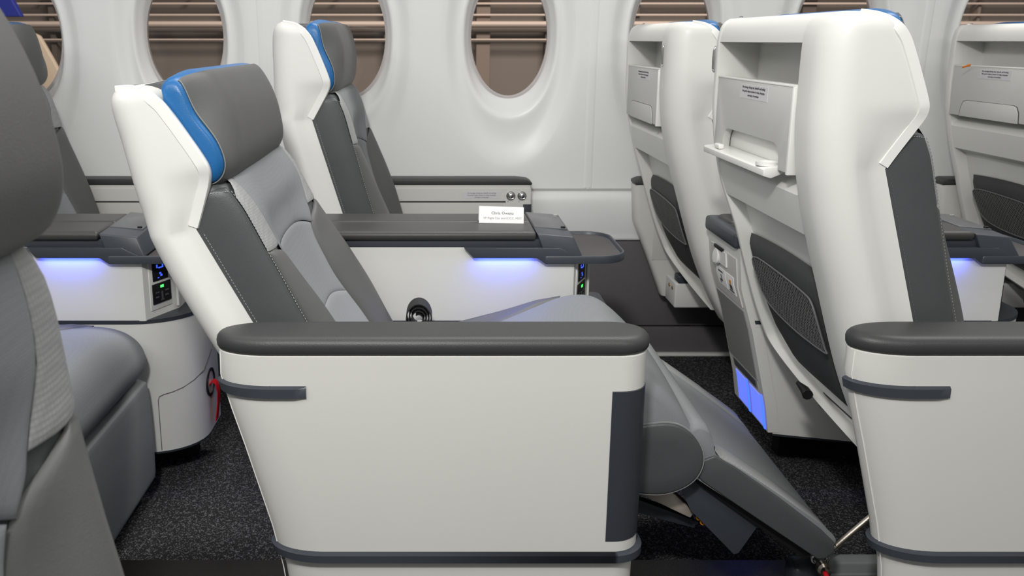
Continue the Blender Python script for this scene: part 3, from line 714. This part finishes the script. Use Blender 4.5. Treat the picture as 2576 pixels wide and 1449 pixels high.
    if side == 'window':
        ya, yb = w+.014, w+.074
        rr = lambda x0, x1, z, g_=0: [(x, y, z) for x, y in rrect(x0-g_, x1+g_, ya-g_, yb+g_, (.02, .02), (.008, .008), 6)]
        AR = mk('wall_armrest', *loft([rr(lin([(.235, .10), (.30, .075), (.40, .035), (.49, -.002), (.60, -.010)], z), .648, z) for z in (.235, .26, .32, .38, .44, .49, .56, .600, .6085, .610)]), GREIGE, S, 45)
        sp_ = [(-.008, .611), (-.008, .622), (.012, .630), (.60, .630), (.635, .626), (.650, .617), (.650, .611)]
        prism_xz('armrest_pad', sp_, ya-.004, yb+.003, PADG, S, .0045, 3)
        # recessed table lid
        g = G()
        for b in ((.06, .565, ya-.0035, ya+.001, .558, .5975), (.565, .646, ya-.0035, ya+.001, .35, .5975)): g.add(*boxv(*b))
        g.obj('frame_rail', GREIGE, AR)
        box('table_lid', .06, .558, ya-.001, ya+.002, .36, .552, mat('lid', (.57, .565, .53), .45, bump='plastic'), AR, .001)
        box('lid_gap', .06, .565, ya-.0006, ya+.002, .552, .558, mat('gap_shadow', (.08, .08, .078), .8), AR, 0)
        box('front_insert', .621, .6485, ya-.0045, ya+.02, .40, .548, SLATE2, AR, .002)
        for xx in (.581, .617):
            K_ = disc_lathe('control_knob', (xx, ya-.0035, .576), (0, -1, 0), [(.0145, 0), (.0145, .003), (.012, .005), (.010, .004), (.0075, .0075), (.004, .009), (.001, .0095)], CHROME, AR, 24)
            text('knob_mark', 'ᴸ' if False else 'L', .008, INK, AR, frame((xx-.008, ya-.0037, .5565), (.7, 0, -.7), (.7, 0, .7)))
        box('placard', .425, .548, ya-.0041, ya-.003, .566, .5935-.004, PLAC, AR, .0003, 1)
        for i, ln in enumerate(PLACT): text('placard_text', ln, .0052 if i == 0 else .0048, INK, AR, frame((.487, ya-.0043, .584-.0068*i), (1, 0, 0), (0, 0, 1)))
        # lower wall-side frame foot
        
        box('foot_box', .105, .27, w-.115, w-.004, .236, .318, WHITE, S, .006)
        box('foot_cap', .112, .15, w-.118, w-.07, .318, .342, SLATE, S, .004)
        for yy in (w-.085, w-.05): disc_lathe('brass_screw', (.105, yy, .295), (-1, 0, 0), [(.006, 0), (.006, .002), (.002, .003)], BRASS, S, 12)
    return S

R1, R2, R3, R0 = .6486, -.341, -1.331, 1.6386
YA, YW = 1.297, 2.108; WA, WWD = .560, .535; NR = .032
seat2a = seat('cabin_seat', R2, YA, WA, 'reclined aisle seat with leg rest raised, grey fabric back and blue-edged headrest', rec=11.5, dx=-.008, dz=-.006, ext=True, side='aisle', xbo=.022, nar=NR)
seat2w = seat('cabin_seat', R2, YW, WWD, 'upright window seat behind the name card, grey leather with blue-edged headrest', dx=-.035, side='window', hook='near', xbo=.012, hd=-.012)
seat1a = seat('cabin_seat', R1, YA, WA, 'white-shelled seat back with its phone ledge folded down, nearest on the right', dx=.004, side='aisle', latch_open=True, hd=-.03, nar=NR)
seat1w = seat('cabin_seat', R1, YW, WWD, 'white window seat back beside the ledge-down seat, net pocket and closed latch', dx=-.01, side='window', hook='near', hd=-.03)
seat0w = seat('cabin_seat', R0, YW, WWD, 'white seat back cut off by the right edge of the photo', dx=-.01, side='window', hook='near', hd=-.03)
seat3w = seat('cabin_seat', R3, YW, WWD, 'dark grey window seat by the leftmost window, mostly hidden', dx=.0, side='window', hook='near', fine=False)
seat3a = seat('cabin_seat', R3, YA, WA, 'grey seat cushion and stowed leg rest behind the reclined seat', side='aisle', fine=False, nar=NR)
seatopp = seat('cabin_seat', R2-.074, .060, WA, 'out-of-focus grey seat back closest to the viewer at the left edge', rec=-9, dx=-.040, dz=.004, hd=.016, hrot=19, tap=.15, cushion=False, fine=False)

# seat belt rolled on the reclined seat
def ribbon(pts, wv, th, y0):                # strip of webbing following pts in (x,z), width along y
    rings = []
    for i, p in enumerate(pts):
        q0, q1 = Vector(pts[max(0, i-1)]), Vector(pts[min(len(pts)-1, i+1)]); t = (q1-q0).normalized(); n = Vector((-t.y, t.x))*th/2
        p = Vector(p); rings.append([(p.x+n.x, y0, p.y+n.y), (p.x+n.x, y0+wv, p.y+n.y), (p.x-n.x, y0+wv, p.y-n.y), (p.x-n.x, y0, p.y-n.y)])
    return loft(rings)
sb = []
for i in range(150):
    t = i/149; a_ = radians(-100+t*1300); r_ = 1-.68*t; sb.append((.302+r_*.030*cos(a_), .478+r_*.040*sin(a_)))
sb = [(.245, .435), (.262, .44)]+[(.275+.0, .447)]+sb
g = G(); g.add(*ribbon(sb, .048, .0022, .40)); BL = g.obj('seat_belt', BELT, seat2a, 50); BL.location.z = .004; BL['label'] = 'black webbing belt rolled into a loop'
bk = box('belt_buckle', .299, .312, .392, .42, .470, .474, CHROME, BL, .003)

# ------------------------------------------------------------------ centre consoles
def console(X0, label, rear=True):
    C = empty('centre_console', (X0, 1.845, 0), label, 'console', 'centre consoles'); D = .225
    xr = [(.09, .168), (.15, .157), (.2155, .146), (.40, .100), (.505, .066), (.60, .055)]
    def ringu(z, o=0):
        x0 = lin(xr, z); f = [(x0, 0-o)]+[(.650, 0-o), (.656, .001-o)]
        f += [(.6565, .0015-o), (.700+o, .088), (.704+o, .094), (.706+o, .104), (.706+o, D-.012), (.700, D), (x0, D)]
        return [(x, y, z) for x, y in f]
    def ringl(z, o=0):
        x0 = lin(xr, z); f = [(x0, 0-o), (.62, 0-o)]
        for k in range(1, 10):
            a = pi/2*k/9; f.append((.62+(.138+o)*sin(a), .115-(.115+o)*cos(a)))
        f += [(.758+o, D-.012), (.75, D), (x0, D)]
        return [(x, y, z) for x, y in f]
    g = G(); g.add(*loft([ringu(z) for z in (.430, .5, .56, .5725)])); g.add(*loft([[(x if x < .2 else min(x, .592), y, z) for x, y, z in ringu(z)] for z in (.5725, .608)])); U = g.obj('upper_body', WHITE, C, 30)
    def zb(x): return lin([(.15, .148), (.36, .122), (.62, .097), (.8, .095)], x)
    bot = [(x if x > .2 else .157, y, zb(x)) for x, y, z in ringl(.12)]
    Lw = mk('lower_body', *loft([bot]+[ringl(z) for z in (.17, .2, .25, .3, .36, .418, .4225)]), WHITE, C, 30)
    mk('groove_band', *loft([ringl(z, .0015) for z in (.4225, .4315)]), SLATE2, C, 30)
    mk('plinth', *loft([[(x*.985+.01, y+.012, z) for x, y, z in ringl(.12)[:0]] or [(min(x, .70)+(.09 if x < .2 else 0), min(max(y, .165), D-.02), 0) for x, y, z in bot], [(min(x, .70)+(.09 if x < .2 else 0), min(max(y, .165), D-.02), z+.004) for x, y, z in bot]]), BLACK, C, 30)
    mk('plinth_band', *loft([[(x, y-.0005, z-.005) for x, y, z in bot], [(x, y-.0005, z+.0) for x, y, z in bot]]), SLATE2, C, 30)
    # lower service door outline and vent hole with red pull strap
    g = G(); path = [(.625, .12), (.625, .245), (.63, .258), (.64, .263)]
    pt = [(x, -.0006 if x <= .62 else None, z) for x, z in path]
    def ly(x): return .115-.115*sqrt(max(0, 1-((x-.62)/.138)**2)) if x > .62 else 0
    def sp3(x, z, o=.0006): return (x, ly(x)-o, z)
    dpts = [sp3(.668, .10), sp3(.668, .228), sp3(.671, .238), sp3(.680, .242), sp3(.70, .245), sp3(.72, .250), sp3(.74, .259), (.7575, .09, .272), (.7588, .12, .285), (.7588, .16, .30)]
    tube('door_seam', dpts, .0009, mat('gap_shadow', (.08, .08, .078), .8), Lw, 5)
    disc_lathe('vest_port', (.757, .135, .222), (1, 0, 0), [(.036, 0), (.036, .0035), (.030, .004), (.029, .001), (.001, .0005)], BLACK, Lw, 28)
    g = G(); sp = [(.758, .220), (.766, .226), (.773, .220), (.777, .198), (.775, .168), (.772, .148), (.768, .120)]
    rings = [[(x, .122, z), (x, .146, z), (x+.002, .146, z-.001), (x+.002, .122, z-.001)] for x, z in sp]
    g.add(*loft(rings)); o = g.obj('pull_strap', RED, Lw, 50); o['label'] = 'red webbing pull strap'
    # power/reading panel on the chamfer
    ch0 = Vector((.6565, .0015, 0)); ch1 = Vector((.700, .088, 0)); cd = (ch1-ch0).normalized(); cn = Vector((cd.y, -cd.x, 0))
    def chf(u, z, o=0.): q = ch0+cd*u+cn*o; return (q.x, q.y, z)
    def plate(nm, u0, u1, z0, z1, o0, o1, m, par, r=.002, cut=0):
        v = [chf(u0, z0, o0), chf(u1, z0, o0), chf(u1, z1, o0), chf(u0, z1, o0), chf(u0, z0, o1), chf(u1, z0, o1), chf(u1, z1, o1), chf(u0, z1, o1)]
        return bev(nm, v, boxv(0, 1, 0, 1, 0, 1)[1], m, par, r, 2)
    PP = plate('service_panel', .016, .084, .448, .570, -.001, .0022, TRIMW, U, .002)
    RD = plate('light_switch', .026, .074, .517, .566, .002, .0045, BLACK, U, .003)
    for (a_, b_, c_, d_) in ((.038, .042, .548, .556), (.044, .060, .546, .549), (.056, .060, .549, .556), (.046, .052, .532, .536), (.049, .055, .526, .531), (.040, .045, .523, .525)):
        plate('switch_icon', a_, b_, c_, d_, .0045, .0049, ICON, RD, 0)
    SO = plate('power_socket', .022, .080, .462, .511, .002, .005, BLACK, U, .002)
    for (a_, b_, c_, d_) in ((.030, .042, .488, .491), (.060, .072, .488, .491), (.030, .040, .477, .480), (.048, .053, .472, .490), (.060, .070, .476, .480), (.046, .056, .468, .471)):
        plate('socket_slot', a_, b_, c_, d_, .005, .0055, mat('slot_mid', (.10, .10, .105), .4), SO, 0)
    plate('status_lamp', .046, .056, .499, .505, .005, .0058, LEDG, SO, .0005)
    box('edge_post', .703, .7085, .085, .10, .44, .575, TRIMW, U, .001)
    # dark rail, ledge and lamp
    RL = box('top_rail', .058, .60, -.0025, D+.004, .607, .626, SLATE, C, .003)
    led = [(.403, .6095), (.425, .5855), (.568, .5855), (.588, .5715), (.66, .5715), (.66, .590), (.62, .6095)]
    LG = prism_xz('lamp_ledge', led, -.018, .012, SLATE, C, .002, 2)
    box('led_strip', .432, .560, -.012, -.003, .5838, .5862, LEDB, LG, .0005)
    lt = bpy.data.lights.new('console_led', 'AREA'); lt.shape = 'RECTANGLE'; lt.size = .125; lt.size_y = .010; lt.energy = .14; lt.color = (.06, .11, 1.0)
    lo = bpy.data.objects.new('console_led', lt); COL.objects.link(lo); lo.parent = LG; lo.location = (.496, -.014, .5825); lo.rotation_euler = (radians(2), 0, 0)
    # cushions
    for (a_, b_) in ((-.012, .098), (.100, D-.028)):
        v, f = [], []
        rings = [[(x, y, z) for x, y in rrect(.052-gr, .566+min(gr, 0), a_-gr, b_+gr, (.012, .012), (.004, .004), 4)] for z, gr in ((.6265, -.002), (.6285, .0), (.636, .0015), (.642, -.001), (.645, -.006), (.6455, -.012))]
        mk('armrest_cushion', *loft(rings), mat('console_pad', (.043, .042, .041), .42, .4, bump='leather'), C, 60)
    # forward block and cocktail tray
    y0_, y1_ = -.016, D-.018
    B = [(.568, y0_+.004, .641), (.652, y0_+.012, .632), (.646, y1_, .640), (.562, y1_, .647), (.588, y0_-.002, .5885), (.672, y0_-.002, .5885), (.668, y1_, .5885), (.575, y1_, .5885)]
    BK = bev('control_block', B, [(0, 1, 2, 3), (4, 7, 6, 5), (0, 4, 5, 1), (1, 5, 6, 2), (2, 6, 7, 3), (3, 7, 4, 0)], SLATE, C, .0035, 3, lim=10)
    fac = [(.570, y0_+.001, .638), (.668, y0_-.001, .603), (.672, y0_-.0035, .590), (.590, y0_-.0035, .590)]
    BT = bev('block_lid', [(.569, .052, .6438), (.646, .052, .6375), (.642, y1_-.006, .6405), (.565, y1_-.006, .6475), (.569, .052, .640), (.646, .052, .633), (.642, y1_-.006, .636), (.565, y1_-.006, .643)], boxv(0, 1, 0, 1, 0, 1)[1], mat('lid_grey', (.085, .088, .095), .35, .5), BK, .0008, 2)
    for k_ in range(6):
        yy = .078+.0085*k_
        text('lid_text', ('LIFE VEST INSIDE', 'UNDER CONSOLE', 'CHALECO SALVAVIDAS', 'DENTRO', 'LITERATURE', 'ONLY')[k_], .0062, mat('lid_ink', (.28, .28, .29), .5), BK, frame((.634-.0085*k_, .125, .6438-.0068*0-(.634-.0085*k_-.569)*.082+.0004), (0, -1, 0), (.997, 0, -.08)))
    for yy in (.060, y1_-.014): box('lid_hinge', .632, .642, yy-.003, yy+.003, .6375, .6425, CHROME if yy > .1 else BLACK, BK, .0008, 1)
    tr = rrect(.585, .778, -.020, D+.010, (.006, .006), (.062, .06), 10)
    def off(g_, z): return [(x, y, z) for x, y in rrect(.585-g_, .778+g_, -.020-g_, D+.010+g_, (.006, .006), (.062+g_, .06+g_), 10)]
    mk('cocktail_tray', *loft([off(-.006, .5715), off(-.001, .573), off(0, .577), off(0, .5885), off(-.0015, .591), off(-.005, .591), off(-.0065, .5885), off(-.008, .584), off(-.02, .5835)]), SLATE, C, 40)
    mk('tray_mat', *loft([off(-.012, .5838), off(-.0125, .5846)]), mat('tray_mat', (.055, .052, .052), .6, .3, bump='felt'), C, 40)
    if rear:
        # rear end: dark cap, white latch bracket, placard, grey door, blue foot lamps. Local frame along the sloping face
        def rp(y, z, o): x = lin(xr, z); return (x-o, y, z)
        def rplate(nm, y0, y1, z0, z1, o0, o1, m, par, r=.002):
            zl = [z0]+[q[0] for q in xr if z0 < q[0] < z1]+[z1]
            return mk(nm, *loft([[rp(y0, z, o0), rp(y0, z, o1), rp(y1, z, o1), rp(y1, z, o0)] for z in zl]), m, par, 30)
        box('rear_cap', .030, .075, .004, D-.004, .6, .638, SLATE, C, .01)
        RW = rplate('rear_panel', -.001, D+.001, .15, .602, -.014, .012, WHITE, C, .006)
        TP = rplate('table_plate', .022, D-.022, .455, .572, .011, .0145, GREIGE, RW, .003)
        lp = rplate('latch_body', .085, .140, .535, .570, .0145, .018, TRIMW, TP, .002)
        disc_lathe('latch_knob', rp(.150, .548, .014), (-1, 0, .1), [(.021, 0), (.021, .006), (.017, .009), (.002, .0095)], TRIMW, TP, 24)
        box('latch_slot', lin(xr, .575)-.019, lin(xr, .575)-.014, .105, .165, .568, .576, BLACK, TP, .001)
        for (a_, b_) in ((.042, .094), (.100, .166)):
            pcd = rplate('pictogram', a_, b_, .476, .522, .0145, .0155, PAPER, TP, .001)
            if a_ < .05:
                for (c0_, c1_, d0_, d1_, mm) in ((.060, .072, .500, .510, ORANGE), (.058, .076, .486, .498, INK), (.052, .082, .480, .484, INK)): rplate('pictogram_mark', c0_, c1_, d0_, d1_, .0155, .0160, mm, pcd, 0)
            else:
                for (c0_, c1_, d0_, d1_) in ((.118, .150, .511, .515), (.128, .134, .490, .506), (.128, .146, .488, .493), (.142, .147, .481, .489)): rplate('pictogram_mark', c0_, c1_, d0_, d1_, .0155, .0160, INK, pcd, 0)
        rplate('rear_door', .022, D-.012, .275, .446, .0115, .0150, mat('rear_grey', (.27, .27, .265), .6, .3, bump='plastic'), RW, .002)
        rplate('vent_grille', .030, D-.030, .246, .268, .0115, .0135, mat('vent_grey', (.30, .30, .30), .5), RW, .001)
        for k_ in range(5): rplate('vent_slat', .04, D-.04, .248+.004*k_, .2495+.004*k_, .0135, .0145, SLATE2, RW, 0)
        for (a_, b_) in ((.016, .094), (.112, .190)):
            rplate('foot_lamp', a_, b_, .155, .235, .0115, .0135, DIFB, RW, .003)
            rplate('lamp_rim', a_-.003, a_+.004, .152, .238, .0115, .0145, LEDB, RW, .001)
    return C
con3 = console(R3, 'console with lit blue ledge behind the reclined seat, power socket facing out')
con2 = console(R2, 'console carrying the white name card, cocktail tray and lit blue ledge')
con1 = console(R1, 'console by the right seats with rear pictogram plate and blue foot lamps')

# name card standing on the far cushion
nc = empty('name_card', (0, 0, 0), 'white paper name card standing on the console cushion', 'card')
def P3(px, py, Y):
    u_, v_ = (px-CX)/FPX, (py-CY)/FPX; t_ = Y/(cos(PITCH)-v_*sin(PITCH)); return Vector((u_*t_, Y, CAMH-t_*(sin(PITCH)+v_*cos(PITCH))))
cb = Vector((.100, 1.925, .6462)); wv = Vector((.1055, -.004, -.001)); hv = Vector((.0, .014, .037))
nn_ = wv.cross(hv).normalized()*.0005
nc.location = cb
v = [Vector((0, 0, 0)), wv, wv+hv+Vector((.001, 0, -.001)), hv+Vector((.001, 0, .001))]
g = G(); g.add(v+[q+nn_ for q in v], [(0, 1, 2, 3), (7, 6, 5, 4), (0, 4, 5, 1), (1, 5, 6, 2), (2, 6, 7, 3), (3, 7, 4, 0)]); g.obj('front_leaf', PAPER, nc, 20)
b2 = Vector((0, .030, 0)); v = [hv, wv+hv, wv+b2, b2]
g = G(); g.add(v+[q+nn_ for q in v], [(0, 1, 2, 3), (7, 6, 5, 4), (0, 4, 5, 1), (1, 5, 6, 2), (2, 6, 7, 3), (3, 7, 4, 0)]); g.obj('back_leaf', PAPER, nc, 20)
fm = lambda u, vv: frame(wv*u+hv*vv-wv.cross(hv).normalized()*-.0009, wv, hv)
text('card_text', 'Chris Owens', .0098, INK, nc, fm(.53, .60)); text('card_text', 'VP Flight Ops and IOCC, MXY', .0072, INKL, nc, fm(.53, .30))

# ------------------------------------------------------------------ seat structure under the right seat
_before = set(bpy.data.objects); st = seat1a
pA, pB = P3(2085, 1388, 1.42), P3(2236, 1262, 1.42)
tube('strut_tube', [pA, pA.lerp(pB, .93)], .0055, STEEL, st, 12)
tube('strut_rod', [pA.lerp(pB, .9), pA.lerp(pB, 1.6)], .0030, STEEL, st, 10)
box('strut_clevis', pB.x-.004, pB.x+.030, 1.40, 1.44, pB.z-.022, pB.z+.0, BLACK, st, .004)
e = P3(2062, 1405, 1.42)
tube('eye_ring', [e+Vector((.015*cos(t*.5), 0, .010*sin(t*.5))) for t in range(-1, 9)], .0048, CHROME, st, 10)
disc_lathe('pivot_bolt', P3(2068, 1425, 1.40), (0, -1, 0), [(.013, 0), (.013, .01), (.009, .014), (.008, .02), (.001, .022)], STEEL, st, 20)
disc_lathe('red_pin', P3(2075, 1440, 1.375), (0, -1, -.3), [(.0045, 0), (.0045, .01), (.001, .013)], RED, st, 12)
q0, q1 = P3(2062, 1408, 1.43), P3(2290, 1448, 1.43)
box('rail_beam', q0.x, .93, 1.42, 1.45, q0.z-.06, q0.z, ALU, st, .004)
box('rail_beam_rib', q0.x+.01, .93, 1.414, 1.421, q0.z-.026, q0.z-.020, ALU, st, .002)
box('rail_block', q0.x-.055, q0.x-.004, 1.41, 1.46, q0.z-.07, q0.z-.006, SLATE2, st, .012)
tube('recline_lever', [P3(2006, 962, 1.62), P3(2024, 980, 1.60), P3(2032, 994, 1.58)], [.004, .009, .011], BLACK, st, 10)

for o in set(bpy.data.objects)-_before: o.location = -seat1a.location

og = P3(2432, 163, 2.46)
t = empty('orange_tag', og, 'small orange tag tucked behind the tray of the rightmost seat back', 'tag')
bev('tag_strip', [(-.012, 0, -.006), (.012, 0, .001), (.014, .004, -.004), (-.010, .004, -.010), (-.012, .0, -.004), (.012, 0, .003), (.014, .004, -.002), (-.010, .004, -.008)], boxv(0, 1, 0, 1, 0, 1)[1], mat('tag_orange', (.85, .25, .03), .5), t, 0)
